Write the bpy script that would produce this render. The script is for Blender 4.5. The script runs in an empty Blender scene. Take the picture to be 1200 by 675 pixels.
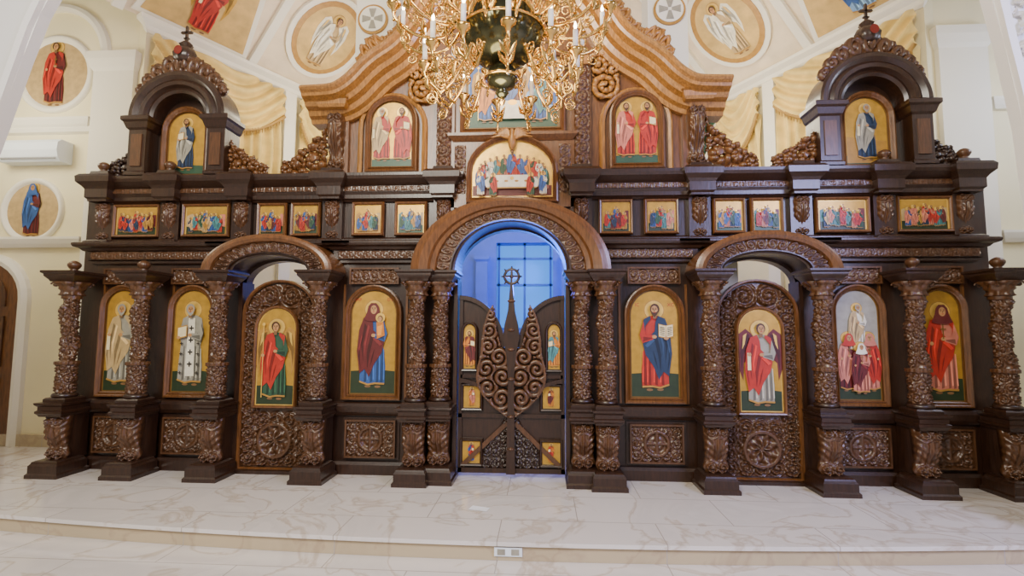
import bpy, math, random
import numpy as np
from mathutils import Matrix, Vector
random.seed(4)
COL = bpy.context.scene.collection
pi = math.pi
# ------------------------------------------------------------------ materials
MATS = {}
def newmat(name):
    m = bpy.data.materials.new(name); m.use_nodes = True
    nt = m.node_tree; b = nt.nodes['Principled BSDF']
    MATS[name] = m
    return m, nt, b
def bump(nt, b, scale, strength, dist=0.01, detail=4, stretch=None):
    tc = nt.nodes.new('ShaderNodeTexCoord'); mp = nt.nodes.new('ShaderNodeMapping')
    if stretch: mp.inputs['Scale'].default_value = stretch
    n = nt.nodes.new('ShaderNodeTexNoise'); n.inputs['Scale'].default_value = scale; n.inputs['Detail'].default_value = detail
    bp = nt.nodes.new('ShaderNodeBump'); bp.inputs['Strength'].default_value = strength; bp.inputs['Distance'].default_value = dist
    nt.links.new(tc.outputs['Object'], mp.inputs[0]); nt.links.new(mp.outputs[0], n.inputs['Vector'])
    nt.links.new(n.outputs[0], bp.inputs['Height']); nt.links.new(bp.outputs[0], b.inputs['Normal'])
    return n, mp
def simple(name, c, rough=.5, metal=0., bs=0, bst=0, emit=None, es=0, vary=0.0, vscale=6):
    m, nt, b = newmat(name)
    b.inputs['Base Color'].default_value = (*c, 1)
    b.inputs['Roughness'].default_value = rough; b.inputs['Metallic'].default_value = metal
    if bs: bump(nt, b, bs, bst)
    if vary:
        tc = nt.nodes.new('ShaderNodeTexCoord')
        n = nt.nodes.new('ShaderNodeTexNoise'); n.inputs['Scale'].default_value = vscale; n.inputs['Detail'].default_value = 5
        r = nt.nodes.new('ShaderNodeValToRGB'); r.color_ramp.elements[0].position = .3; r.color_ramp.elements[1].position = .7
        r.color_ramp.elements[0].color = (*[x*(1-vary) for x in c], 1); r.color_ramp.elements[1].color = (*[min(1, x*(1+vary)) for x in c], 1)
        nt.links.new(tc.outputs['Object'], n.inputs['Vector']); nt.links.new(n.outputs[0], r.inputs[0]); nt.links.new(r.outputs[0], b.inputs['Base Color'])
    if emit:
        b.inputs['Emission Color'].default_value = (*emit, 1); b.inputs['Emission Strength'].default_value = es
    return m
def wood(name, c, rough=.34):
    m, nt, b = newmat(name)
    n, mp = bump(nt, b, 9, .25, .006, 6, (6, 6, .8))
    r = nt.nodes.new('ShaderNodeValToRGB')
    r.color_ramp.elements[0].position = .3; r.color_ramp.elements[1].position = .72
    r.color_ramp.elements[0].color = (*[x*.6 for x in c], 1); r.color_ramp.elements[1].color = (*[x*1.4 for x in c], 1)
    nt.links.new(n.outputs[0], r.inputs[0]); nt.links.new(r.outputs[0], b.inputs['Base Color'])
    b.inputs['Roughness'].default_value = rough
    b.inputs['Coat Weight'].default_value = .3; b.inputs['Coat Roughness'].default_value = .2
wood('wood_dark', (.030, .0120, .0058))
wood('wood_carved', (.088, .036, .0130), .34)
wood('wood_mid', (.135, .052, .0135), .34)
wood('wood_gold', (.33, .150, .034), .34)  # upper golden-brown wood, warm chandelier light put into its lighter colour
simple('plaster', (.84, .76, .50), .7, bs=20, bst=.05, vary=.04, vscale=2)
simple('plaster_white', (.86, .82, .70), .6, bs=20, bst=.05)
simple('pier_white', (.84, .82, .79), .6, bs=20, bst=.05)
simple('pier_relief', (.66, .61, .48), .55, bs=20, bst=.05)
simple('apse_white', (.80, .76, .68), .6, vary=.03)
simple('apse_blue_glow', (.16, .27, .80), .6, vary=.05)  # white apse wall with the blue window glow put into its base colour
simple('vault', (.82, .69, .50), .7, vary=.13, vscale=3)
simple('mural_gold', (.60, .40, .13), .6, vary=.2, vscale=5)
simple('drape', (.72, .53, .17), .7, vary=.22, vscale=4)
simple('drape_trim', (.38, .22, .05), .6)
simple('brass', (.78, .50, .15), .2, 1.0, bs=30, bst=.15)
simple('bronze_dark', (.085, .085, .045), .16, .85, vary=.4, vscale=9)
simple('candle', (.92, .90, .84), .4)
simple('flame', (1, .85, .6), .4, emit=(1, .78, .5), es=25)
simple('plastic_white', (.80, .86, .92), .35)
simple('window_bar', (.10, .22, .55), .35)
simple('plastic_gray', (.3, .3, .3), .5)
simple('paper', (.85, .87, .9), .6)
simple('pane_blue', (.03, .08, .25), .2, emit=(.055, .33, 1.0), es=1.15)
simple('leaf', (.08, .2, .05), .5)
PAL = dict(gold=(.56, .315, .045), goldlight=(.82, .53, .12), ochre=(.42, .22, .04), red=(.42, .028, .015), maroon=(.12, .016, .016),
           blue=(.035, .10, .30), navy=(.018, .038, .085), green=(.03, .085, .045), olive=(.022, .038, .015), skin=(.48, .25, .10),
           hair=(.06, .025, .01), grey=(.32, .30, .24), white=(.78, .73, .58), pink=(.55, .18, .12), teal=(.06, .20, .21),
           sky=(.22, .40, .66), sand=(.50, .35, .16), black=(.02, .015, .01), orange=(.60, .20, .025), cream=(.78, .66, .38))
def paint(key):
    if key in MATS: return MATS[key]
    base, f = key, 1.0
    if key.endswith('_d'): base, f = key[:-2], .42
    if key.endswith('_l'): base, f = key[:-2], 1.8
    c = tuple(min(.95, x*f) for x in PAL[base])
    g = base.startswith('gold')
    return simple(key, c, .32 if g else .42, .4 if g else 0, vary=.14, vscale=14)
def marble(name, c, vein):
    m, nt, b = newmat(name)
    tc = nt.nodes.new('ShaderNodeTexCoord')
    n = nt.nodes.new('ShaderNodeTexNoise'); n.inputs['Scale'].default_value = 1.3; n.inputs['Detail'].default_value = 9; n.inputs['Distortion'].default_value = 1.2
    nt.links.new(tc.outputs['Object'], n.inputs['Vector'])
    r = nt.nodes.new('ShaderNodeValToRGB'); e = r.color_ramp.elements
    e[0].position = .0; e[0].color = (*c, 1); e[1].position = 1; e[1].color = (*[x*.88 for x in c], 1)
    for p, cc in ((.46, c), (.497, vein), (.52, [x*.97 for x in c]), (.60, [x*.92 for x in c]), (.66, c)):
        q = e.new(p); q.color = (*cc, 1)
    nt.links.new(n.outputs[0], r.inputs[0])
    br = nt.nodes.new('ShaderNodeTexBrick'); br.inputs['Scale'].default_value = 1.0
    br.inputs['Brick Width'].default_value = 1.2; br.inputs['Row Height'].default_value = .6; br.inputs['Mortar Size'].default_value = .004
    br.inputs['Mortar'].default_value = (.42, .37, .32, 1)
    nt.links.new(tc.outputs['Object'], br.inputs['Vector'])
    nt.links.new(r.outputs[0], br.inputs['Color1']); nt.links.new(r.outputs[0], br.inputs['Color2'])
    nt.links.new(br.outputs['Color'], b.inputs['Base Color'])
    b.inputs['Roughness'].default_value = .13
marble('marble', (.75, .70, .66), (.57, .49, .41))
marble('marble_edge', (.52, .42, .27), (.45, .35, .23))

# ------------------------------------------------------------------ mesh builder
class MB:
    def __init__(s): s.v = []; s.f = []; s.m = []; s.s = []
    def add(s, vs, fs, mat, smooth=False):
        o = len(s.v); s.v.extend([tuple(map(float, p)) for p in vs])
        for f in fs: s.f.append([i+o for i in f]); s.m.append(mat); s.s.append(smooth)
        return s
    def box(s, x0, x1, y0, y1, z0, z1, mat):
        return s.add([(x0,y0,z0),(x1,y0,z0),(x1,y1,z0),(x0,y1,z0),(x0,y0,z1),(x1,y0,z1),(x1,y1,z1),(x0,y1,z1)],
              [(0,3,2,1),(4,5,6,7),(0,1,5,4),(1,2,6,5),(2,3,7,6),(3,0,4,7)], mat)
    def rect(s, x0, x1, y0, y1, prof, mat, back=False):
        vs = []; fs = []
        for p, z in prof:
            yb = y1+p if back else y1
            vs += [(x0-p, y0-p, z), (x1+p, y0-p, z), (x1+p, yb, z), (x0-p, yb, z)]
        for i in range(len(prof)-1):
            for k in range(4):
                a = i*4+k; b = i*4+(k+1) % 4; fs.append((a, b, b+4, a+4))
        n = (len(prof)-1)*4
        fs += [(3, 2, 1, 0), (n, n+1, n+2, n+3)]
        return s.add(vs, fs, mat)
    def lathe(s, cx, cy, prof, n, mat, smooth=True, fn=None):
        vs = []; fs = []
        for r, z in prof:
            for k in range(n):
                a = 2*pi*k/n; rr = r*(fn(a, z) if fn else 1)
                vs.append((cx+rr*math.cos(a), cy+rr*math.sin(a), z))
        for i in range(len(prof)-1):
            for k in range(n):
                k2 = (k+1) % n
                fs.append((i*n+k, i*n+k2, (i+1)*n+k2, (i+1)*n+k))
        fs.append(tuple(range(n))[::-1]); fs.append(tuple(range((len(prof)-1)*n, len(prof)*n)))
        return s.add(vs, fs, mat, smooth)
    def flat(s, poly, y, mat):
        return s.add([(x, y, z) for x, z in poly], [tuple(range(len(poly)))], mat)
    def prism(s, poly, y0, y1, mat):
        n = len(poly)
        vs = [(x, y0, z) for x, z in poly]+[(x, y1, z) for x, z in poly]
        fs = [tuple(range(n)), tuple(range(2*n-1, n-1, -1))]+[(i, i+n, (i+1) % n+n, (i+1) % n) for i in range(n)]
        return s.add(vs, fs, mat)
    def ell(s, cx, cz, rx, rz, y, mat, n=20):
        return s.flat([(cx+rx*math.cos(2*pi*k/n), cz+rz*math.sin(2*pi*k/n)) for k in range(n)], y, mat)
    def tube(s, pts, r, n, mat):
        pts = [Vector(p) for p in pts]; vs = []; fs = []; N = len(pts)
        up = Vector((0.13, .97, .2))
        for i, p in enumerate(pts):
            t = (pts[min(i+1, N-1)]-pts[max(i-1, 0)]).normalized()
            a = t.cross(up)
            if a.length < 1e-3: a = t.cross(Vector((1, 0, 0)))
            a.normalize(); b = t.cross(a)
            rr = r[i] if hasattr(r, '__len__') else r
            for k in range(n):
                q = p+rr*(math.cos(2*pi*k/n)*a+math.sin(2*pi*k/n)*b); vs.append(q)
        for i in range(N-1):
            for k in range(n):
                k2 = (k+1) % n; fs.append((i*n+k, i*n+k2, (i+1)*n+k2, (i+1)*n+k))
        fs.append(tuple(range(n))); fs.append(tuple(range((N-1)*n, N*n))[::-1])
        return s.add(vs, fs, mat, True)
    def rings(s, loops, mat, smooth=False, closed=True, cap=False):
        n = len(loops[0]); vs = [p for l in loops for p in l]; fs = []
        for i in range(len(loops)-1):
            for k in range(n if closed else n-1):
                k2 = (k+1) % n; fs.append((i*n+k, i*n+k2, (i+1)*n+k2, (i+1)*n+k))
        return s.add(vs, fs, mat, smooth)
    def text(s, txt, cx, cz, size, y, mat):
        cu = bpy.data.curves.new('t', 'FONT'); cu.body = txt; cu.size = size; cu.align_x = 'CENTER'
        ob = bpy.data.objects.new('t', cu); COL.objects.link(ob)
        dg = bpy.context.evaluated_depsgraph_get(); dg.update()
        me = bpy.data.meshes.new_from_object(ob.evaluated_get(dg))
        s.add([(cx+v.co.x, y, cz+v.co.y) for v in me.vertices], [tuple(p.vertices) for p in me.polygons], mat)
        bpy.data.objects.remove(ob); bpy.data.meshes.remove(me); bpy.data.curves.remove(cu)
    def build(s, name, parent=None, label=None, cat=None, group=None, kind=None, loc=None, mw=None):
        me = bpy.data.meshes.new(name); me.from_pydata(s.v, [], s.f)
        keys = list(dict.fromkeys(s.m))
        for k in keys: me.materials.append(paint(k))
        ix = {k: i for i, k in enumerate(keys)}
        me.polygons.foreach_set('material_index', [ix[k] for k in s.m])
        me.polygons.foreach_set('use_smooth', s.s); me.update()
        o = bpy.data.objects.new(name, me); COL.objects.link(o)
        if parent: o.parent = parent
        if loc: o.location = loc
        if mw is not None: o.matrix_world = mw
        for k, v in (('label', label), ('category', cat), ('group', group), ('kind', kind)):
            if v: o[k] = v
        return o
def empty(name, parent=None, label=None, cat=None, loc=(0, 0, 0), group=None):
    o = bpy.data.objects.new(name, None); o.empty_display_size = .1; COL.objects.link(o)
    o.location = loc
    if parent: o.parent = parent
    for k, v in (('label', label), ('category', cat), ('group', group)):
        if v: o[k] = v
    return o
def solid(o, t):
    m = o.modifiers.new('solid', 'SOLIDIFY'); m.thickness = t; m.offset = 0; return o

# ---- carving height field: rinceaux scrolls around centres
def scroll_h(X, Z, centres, turns=2.0):
    best = np.full(X.shape, 9.0); H = np.zeros(X.shape)
    for cx, cz, R, ch in centres:
        dx = X-cx; dz = Z-cz; r = np.hypot(dx, dz)/R; th = np.arctan2(dz, dx)*ch
        ph = r*turns-th/(2*pi)
        h = .5+.5*np.cos(2*pi*ph)
        h = h**.8*(.72+.28*np.cos(7*th+9*r))
        h = np.where(r < .17, 1.0, h)
        h *= np.clip((1.15-r)/.25, 0, 1)
        sel = r < best
        H = np.where(sel, h, H); best = np.where(sel, r, best)
    return H
def centres_grid(x0, x1, z0, z1, nx, nz):
    w = (x1-x0)/nx; h = (z1-z0)/nz; out = []
    for i in range(nx):
        for j in range(nz):
            sx = 1 if (i < nx/2) else -1
            out.append((x0+(i+.5)*w, z0+(j+.5)*h, max(w, h)*.56, sx*(1 if (i+j) % 2 else -1)))
    return out
def hfield(mb, x0, x1, z0, z1, y, amp, fn, mat, step=.009, mask=None):
    nx = max(4, int((x1-x0)/step)); nz = max(4, int((z1-z0)/step))
    X, Z = np.meshgrid(np.linspace(x0, x1, nx), np.linspace(z0, z1, nz))
    H = fn(X, Z)
    Y = y-amp*H
    vs = np.stack([X, Y, Z], -1).reshape(-1, 3)
    M = mask(X, Z, H) if mask is not None else None
    used = {}; fs = []; out = []
    def g(i):
        if i not in used: used[i] = len(out); out.append(tuple(vs[i]))
        return used[i]
    for j in range(nz-1):
        for i in range(nx-1):
            if M is not None and not (M[j, i] and M[j, i+1] and M[j+1, i] and M[j+1, i+1]): continue
            a = j*nx+i; fs.append((g(a), g(a+1), g(a+nx+1), g(a+nx)))
    mb.add(out, fs, mat, True)
def carved(mb, x0, x1, z0, z1, y, nx, nz, mat='wood_carved', amp=.025, cross=False, step=.009, border=True):
    c = centres_grid(x0, x1, z0, z1, nx, nz)
    cx, cz = (x0+x1)/2, (z0+z1)/2; rr = min(x1-x0, z1-z0)*.34
    def fn(X, Z):
        H = scroll_h(X, Z, c)
        if cross:
            r = np.hypot(X-cx, Z-cz)
            C = np.where(r < rr, np.where((np.abs(X-cx) < rr*.14) | (np.abs(Z-cz) < rr*.14), 1., .25+.2*np.cos(r/rr*14)), H)
            H = np.where(np.abs(r-rr) < rr*.13, 1.15, C)
        return H
    hfield(mb, x0, x1, z0, z1, y, amp, fn, mat, step)
    if border:
        b = .018
        for q in ((x0-b, x1+b, z0-b, z0), (x0-b, x1+b, z1, z1+b), (x0-b, x0, z0, z1), (x1, x1+b, z0, z1)):
            mb.box(q[0], q[1], y-amp-.008, y+.01, q[2], q[3], mat)

def outline(w, h, arch=0, n=14, o=0.):
    W = w/2+o
    pts = [(-W, -o), (W, -o)]
    if arch > 0:
        for k in range(n+1):
            a = pi*k/n; pts.append((W*math.cos(a), h-arch+(arch+o)*math.sin(a)))
    else: pts += [(W, h+o), (-W, h+o)]
    return pts
def frame(mb, w, h, arch, prof, mat, cx=0, z0=0, y0=0, n=14):
    loops = [[(cx+x, y0+y, z0+z) for x, z in outline(w, h, arch, n=n, o=o)] for o, y in prof]
    mb.rings(loops, mat)
FR = [(0, 0), (0, -.03), (.012, -.042), (.02, -.03), (.04, -.05), (.055, -.045), (.06, 0)]
FRS = [(0, 0), (0, -.02), (.01, -.03), (.022, -.034), (.03, -.02), (.034, 0)]

# ------------------------------------------------------------------ painted figures (flat layers of paint)
E = .0009
def figure(mb, cx, z0, H, tunic, mantle, y=-.004, hair='hair', beard=False, wings=None, item=None, veil=None, halo=True, flip=1, child=False, vest=False):
    T = lambda pts: [(cx+flip*x*H, z0+z*H) for x, z in pts]
    L = [y]
    def P(pts, m): L[0] -= E; mb.flat(T(pts), L[0], m)
    def O(x, z, rx, rz, m): L[0] -= E; mb.ell(cx+flip*x*H, z0+z*H, rx*H, rz*H, L[0], m, 18)
    if wings:
        for s in (1, -1):
            P([(s*.05,.80),(s*.16,.90),(s*.24,.84),(s*.27,.66),(s*.25,.45),(s*.20,.30),(s*.19,.5),(s*.14,.55),(s*.08,.6)], wings)
            P([(s*.12,.84),(s*.20,.80),(s*.23,.62),(s*.215,.42),(s*.19,.6),(s*.13,.7)], wings+'_d')
            P([(s*.15,.85),(s*.19,.82),(s*.205,.66),(s*.175,.72)], 'goldlight')
    if halo:
        O(0, .895, .112, .112, 'ochre'); O(0, .895, .103, .103, 'goldlight')
    O(-.055, .025, .035, .014, 'skin_d'); O(.06, .022, .035, .014, 'skin_d')
    P([(-.05,.83),(-.115,.795),(-.145,.66),(-.125,.48),(-.145,.25),(-.15,.07),(-.05,.035),(.03,.05),(.14,.045),(.145,.25),(.115,.48),(.145,.64),(.115,.795),(.05,.83)], tunic)
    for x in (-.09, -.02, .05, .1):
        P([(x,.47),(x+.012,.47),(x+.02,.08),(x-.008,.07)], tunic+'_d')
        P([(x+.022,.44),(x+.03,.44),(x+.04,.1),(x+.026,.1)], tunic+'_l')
    P([(-.15,.07),(-.05,.035),(.03,.05),(.14,.045),(.142,.065),(.03,.07),(-.05,.055),(-.148,.09)], 'ochre')
    if vest:
        P([(-.04,.8),(.04,.8),(.055,.12),(-.055,.12)], 'white')
        for zz in (.68,.54,.40,.26):
            P([(-.028,zz-.008),(.028,zz-.008),(.028,zz+.008),(-.028,zz+.008)], 'black')
            P([(-.007,zz-.03),(.007,zz-.03),(.007,zz+.03),(-.007,zz+.03)], 'black')
        for sx in (-1, 1):
            for zz in (.62, .5, .38, .26, .16):
                P([(sx*.105-.02,zz-.005),(sx*.105+.02,zz-.005),(sx*.105+.02,zz+.005),(sx*.105-.02,zz+.005)], 'black')
                P([(sx*.105-.005,zz-.02),(sx*.105+.005,zz-.02),(sx*.105+.005,zz+.02),(sx*.105-.005,zz+.02)], 'black')
    else:
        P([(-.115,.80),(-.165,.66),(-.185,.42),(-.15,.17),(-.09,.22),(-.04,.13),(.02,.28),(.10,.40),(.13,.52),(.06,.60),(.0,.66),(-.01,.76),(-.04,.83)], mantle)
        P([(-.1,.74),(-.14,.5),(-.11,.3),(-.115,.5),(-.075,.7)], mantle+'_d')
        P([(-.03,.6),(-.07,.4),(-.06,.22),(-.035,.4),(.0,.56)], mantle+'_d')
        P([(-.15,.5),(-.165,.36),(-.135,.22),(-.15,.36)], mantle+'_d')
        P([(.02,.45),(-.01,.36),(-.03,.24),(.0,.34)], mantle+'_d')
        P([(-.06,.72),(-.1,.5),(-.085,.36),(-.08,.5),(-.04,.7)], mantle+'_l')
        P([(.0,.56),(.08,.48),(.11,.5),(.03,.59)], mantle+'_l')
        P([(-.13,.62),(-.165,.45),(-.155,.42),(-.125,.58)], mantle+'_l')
        P([(.05,.83),(.115,.795),(.15,.66),(.135,.55),(.11,.6),(.10,.72),(.04,.80)], mantle)
    P([(.12,.77),(.165,.62),(.135,.53),(.02,.57),(.015,.62),(.10,.62)], tunic)
    P([(.125,.6),(.13,.545),(.03,.578),(.03,.59)], tunic+'_d')
    O(.005, .6, .025, .02, 'skin')
    if item == 'book':
        P([(-.15,.55),(-.03,.58),(-.03,.72),(-.15,.69)], 'ochre'); P([(-.14,.565),(-.04,.59),(-.04,.705),(-.14,.68)], 'cream'); O(-.13, .57, .022, .018, 'skin')
    elif item == 'openbook':
        P([(-.20,.60),(-.12,.58),(-.04,.60),(-.04,.745),(-.12,.725),(-.20,.745)], 'ochre'); P([(-.195,.61),(-.123,.592),(-.123,.72),(-.195,.735)], 'cream'); P([(-.117,.592),(-.045,.61),(-.045,.735),(-.117,.72)], 'cream')
        for q in range(5):
            zz = .625+.02*q; P([(-.185,zz),(-.135,zz-.01),(-.135,zz-.004),(-.185,zz+.006)], 'black'); P([(-.105,zz-.01),(-.055,zz),(-.055,zz+.006),(-.105,zz-.004)], 'black')
        O(-.12, .585, .026, .018, 'skin')
    elif item == 'staff':
        P([(-.155,.04),(-.145,.04),(-.145,.92),(-.155,.92)], 'goldlight'); O(-.15, .55, .022, .02, 'skin'); O(-.15,.93,.02,.02,'goldlight')
    elif item == 'cross':
        P([(.0,.6),(.012,.6),(.012,.76),(.0,.76)], 'ochre_d'); P([(-.025,.70),(.037,.70),(.037,.712),(-.025,.712)], 'ochre_d'); O(-.12,.55,.02,.02,'skin')
    elif item == 'scroll':
        P([(-.16,.42),(-.12,.42),(-.12,.62),(-.16,.62)], 'cream'); O(-.135,.6,.022,.02,'skin')
    P([(-.02,.80),(.02,.80),(.018,.86),(-.018,.86)], 'skin_d')
    if veil: P([(-.11,.78),(-.075,.86),(-.06,.93),(-.03,.968),(.03,.968),(.06,.93),(.075,.86),(.11,.78),(.05,.76),(-.05,.76)], veil)
    else: O(0, .905, .052, .060, hair)
    O(.004, .893, .036, .05, 'skin')
    if beard: P([(-.034,.885),(-.03,.85),(.004,.818),(.036,.85),(.04,.885),(.02,.868),(-.012,.868)], hair)
    for s in (-1, 1):
        O(.004+s*.015, .903, .008, .0042, 'black'); P([(.004+s*.006,.913),(.004+s*.026,.912),(.004+s*.024,.917),(.004+s*.008,.918)], 'hair')
    P([(.001,.903),(.007,.903),(.010,.88),(-.001,.88)], 'skin_d'); O(.004, .868, .011, .0035, 'red')
    if child:
        O(.085, .80, .055, .055, 'goldlight'); P([(.04,.75),(.12,.75),(.14,.60),(.05,.56)], 'orange'); P([(.05,.7),(.11,.72),(.1,.6),(.06,.6)], 'orange_l'); O(.085, .79, .03, .035, 'hair'); O(.082, .785, .023, .03, 'skin')
RG = random.Random(8)
def crowd(mb, w, h, n, pal, y=-.004, zb=0):
    mb.flat([(-w/2, zb), (w/2, zb), (w/2, zb+h*.28), (w*.2, zb+h*.36), (-w*.1, zb+h*.26), (-w/2, zb+h*.34)], y-.001, RG.choice(['green', 'ochre', 'olive']))
    mb.flat([(-w/2, zb+h*.3), (-w*.2, zb+h*.3), (-w*.24, zb+h*.62), (-w*.36, zb+h*.8), (-w/2, zb+h*.7)], y-.0015, RG.choice(['sand', 'teal', 'ochre']))
    mb.flat([(w*.22, zb+h*.3), (w/2, zb+h*.3), (w/2, zb+h*.76), (w*.36, zb+h*.76), (w*.36, zb+h*.6), (w*.22, zb+h*.6)], y-.0015, RG.choice(['pink', 'sand', 'maroon']))
    for k in range(n):
        x = (-.5+(k+.5)/n)*w*.86; H = h*RG.uniform(.62, .78)
        figure(mb, x, zb+h*RG.uniform(.03, .12), H, RG.choice(pal), RG.choice(pal), y=y-.003-.004*(k % 2), beard=RG.random() < .5, flip=RG.choice([1, -1]))
    figure(mb, 0, zb+h*.3, h*.62, 'sand', RG.choice(['blue', 'red']), y=y-.0018)

def icon(parent, x, z0, w, h, arch, draw, label, y=0., fmat='wood_mid', prof=FR, bg='gold', ground='olive', gh=.2, name='icon', edge='ochre_d'):
    e = empty(name, parent, label, loc=(x, y, z0))
    p = MB(); p.prism(outline(w+.01, h+.01, arch, o=0), -.002, .01, edge)
    p.flat([(a*.94, b*(h-.05*w)/h+.025*w) for a, b in outline(w, h, arch)], -.0032, bg)
    if ground:
        p.flat([(-w*.47, .025*w), (w*.47, .025*w), (w*.47, h*gh), (w*.1, h*(gh+.015)), (-w*.47, h*gh)], -.0038, ground)
    draw(p)
    p.build('painting', e)
    f = MB(); frame(f, w, h, arch, prof, fmat); f.build('frame', e)
    return e

# ================================================================== ICONOSTASIS
ICO = empty('iconostasis', None, 'tall carved dark wooden iconostasis screen set with gold-ground painted icons', 'icon screen', (0, 0, 0))
XC = [.72, .95, 1.97, 3.03, 3.89, 4.67]
YC = [-.17, -.25, -.25, -.25, -.25, -.25]
W, WC, WM, WG = 'wood_dark', 'wood_carved', 'wood_mid', 'wood_gold'

wall = MB()
def spandrel(mb, cx, a, zs, b, x0, x1, z1, y0, y1, mat):
    pts = [(x0, zs)]
    pts += [(cx-a*math.cos(pi*k/20), zs+b*math.sin(pi*k/20)) for k in range(21)]
    pts += [(x1, zs), (x1, z1), (x0, z1)]
    mb.prism(pts, y0, y1, mat)
spandrel(wall, 0, .58, 2.05, .52, -1.0, 1.0, 2.95, 0, .12, W)
for s in (1, -1):
    def bx(a, b, y0, y1, z0, z1, m=W): wall.box(min(s*a, s*b), max(s*a, s*b), y0, y1, z0, z1, m)
    bx(.58, 2.09, 0, .12, 0, 2.05); bx(1.0, 2.0, 0, .12, 2.05, 2.95); bx(2.91, 4.8, 0, .12, 0, 2.05)
    spandrel(wall, s*2.5, .41, 1.98, .26, min(s*2.0, s*3.0), max(s*2.0, s*3.0), 2.95, 0, .12, W)
    bx(3.0, 4.8, 0, .12, 2.05, 2.95)
    bx(.56, .60, -.1, .14, 0, 2.05); bx(2.06, 2.10, -.08, .14, 0, 2.0); bx(2.9, 2.94, -.08, .14, 0, 2.0)
    for x in (1.12, 1.80, 3.18, 3.72, 4.03, 4.52): bx(x-.012, x+.012, -.018, 0, .76, 1.98, WM)
wall.build('wall_panel', ICO)

bays = [(1.06, 1.86, 1.47, .54), (3.14, 3.78, 3.48, .47), (4.0, 4.56, 4.30, .44)]
for s in (1, -1):
    for a, b, c, wI in bays:
        x0, x1 = sorted((s*a, s*b))
        MB().rect(x0-.02, x1+.02, -.06, .0, [(0, 0), (0, .10), (-.02, .13)], W).build('plinth', ICO)
        MB().rect(x0-.02, x1+.02, -.05, .0, [(-.01, .60), (.02, .64), (.03, .67), (.04, .70), (.02, .73), (0, .74)], W).build('dado_rail', ICO)
        m = MB(); xc = s*c if a < 2 else (x0+x1)/2
        hw = .25 if a < 2 else (b-a)/2-.07
        carved(m, xc-hw, xc+hw, .19, .54, -.03, 5, 3, cross=True, amp=.030, step=.008)
        m.box(xc-hw-.05, xc+hw+.05, -.02, 0, .15, .58, W)
        m.build('carved_panel', ICO)
        m = MB(); carved(m, xc-hw, xc+hw, 2.00, 2.14, -.03, 5, 1, amp=.024, mat=WC, step=.008); m.build('frieze_panel', ICO)

def place(x, z0, w, h, arch, draw, label, **kw): return icon(ICO, x, z0, w, h, arch, draw, label, **kw)
hI = 1.10
place(-1.47, .82, .50, hI, .25, lambda p: (figure(p, 0, .06, .93, 'blue', 'maroon', veil='maroon', child=True), p.text('MP', -.17, .98, .05, -.0045, 'red'), p.text('\u0398Y', .17, .98, .05, -.0045, 'red')), 'arched gold icon of a veiled mother holding a child, maroon and blue robes', y=-.02, gh=.22)
place(1.47, .82, .50, hI, .25, lambda p: (figure(p, 0, .06, .93, 'red', 'navy', beard=True, item='openbook', flip=-1), p.text('IC', -.17, .93, .05, -.0045, 'red'), p.text('XC', .17, .93, .05, -.0045, 'red')), 'arched gold icon of a bearded figure in dark blue mantle with open book', y=-.02, gh=.22)
place(-3.48, .82, .42, hI, .21, lambda p: figure(p, 0, .06, .92, 'grey', 'grey', beard=True, hair='grey', vest=True, item='book'), 'arched gold icon of a bishop in cross-patterned vestments with book', y=-.02, gh=.2)
place(-4.28, .82, .38, hI, .19, lambda p: figure(p, 0, .06, .92, 'grey', 'sand', beard=True, hair='grey', item='scroll'), 'arched gold icon of a standing saint in beige and grey robes', y=-.02, gh=.2)
def three(p):
    figure(p, 0, .47, .5, 'white', 'sand', y=-.0045, beard=True, hair='grey')
    figure(p, -.1, .08, .60, 'maroon', 'pink', veil='red', item='cross'); figure(p, .1, .08, .60, 'pink', 'red', veil='pink', item='cross', flip=-1)
    figure(p, 0, .06, .52, 'pink', 'maroon', y=-.03, veil='white', item='cross')
place(3.48, .82, .42, hI, .21, three, 'arched icon of veiled women martyrs in red robes under pale sky', y=-.02, bg='grey', gh=.2)
place(4.28, .82, .38, hI, .19, lambda p: figure(p, 0, .06, .92, 'pink', 'red', veil='maroon', item='cross'), 'arched gold icon of a woman saint in pink and red robes with cross', y=-.02, gh=.2)

# ---- columns ---------------------------------------------------------
def shaft_mesh():
    m = MB(); n = 84
    m.rect(-.12, .12, -.12, .12, [(0, .74), (0, .77), (-.015, .785)], W, back=True)
    m.lathe(0, 0, [(.105, .785), (.115, .80), (.105, .82), (.090, .83)], 28, W)
    NZ = 170; C = 2*pi*.09
    cs = []
    for j in range(15):
        u = (j*.215) % C; z = 1.19+j*.043
        for k in (-1, 0, 1):
            cs.append((u+k*C, z, .082, 1 if j % 2 else -1)); 
            cs.append(((u+C/2) % C+k*C, z+.02, .082, -1 if j % 2 else 1))
    for j in range(3):
        for q in range(5):
            for k in (-1, 0, 1): cs.append((q*C/5+(j % 2)*C/10+k*C, .88+j*.10, .062, 1 if (q+j) % 2 else -1))
    th = np.linspace(0, 2*pi, n, endpoint=False); zs = np.linspace(.83, 1.84, NZ)
    U, Z = np.meshgrid(th*.09, zs); H = scroll_h(U, Z, cs, 1.6)
    tw = np.maximum(0, np.cos(U/.09-10*Z))**3
    loops = []
    for i, z in enumerate(zs):
        l = []
        for k in range(n):
            a = th[k]
            if z < 1.13: r = .076+.024*H[i, k]
            else: r = .053+.026*H[i, k]+.030*tw[i, k]
            if abs(z-1.14) < .018: r = .106+.004*math.cos(16*a)
            if z > 1.81: r = .090
            l.append((r*math.cos(a), r*math.sin(a), z))
        loops.append(l)
    m.rings(loops, WC, smooth=True)
    return m
def leafy(a, z): return 1+.10*math.cos(8*a)*math.sin((z-1.8)*32)
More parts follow.
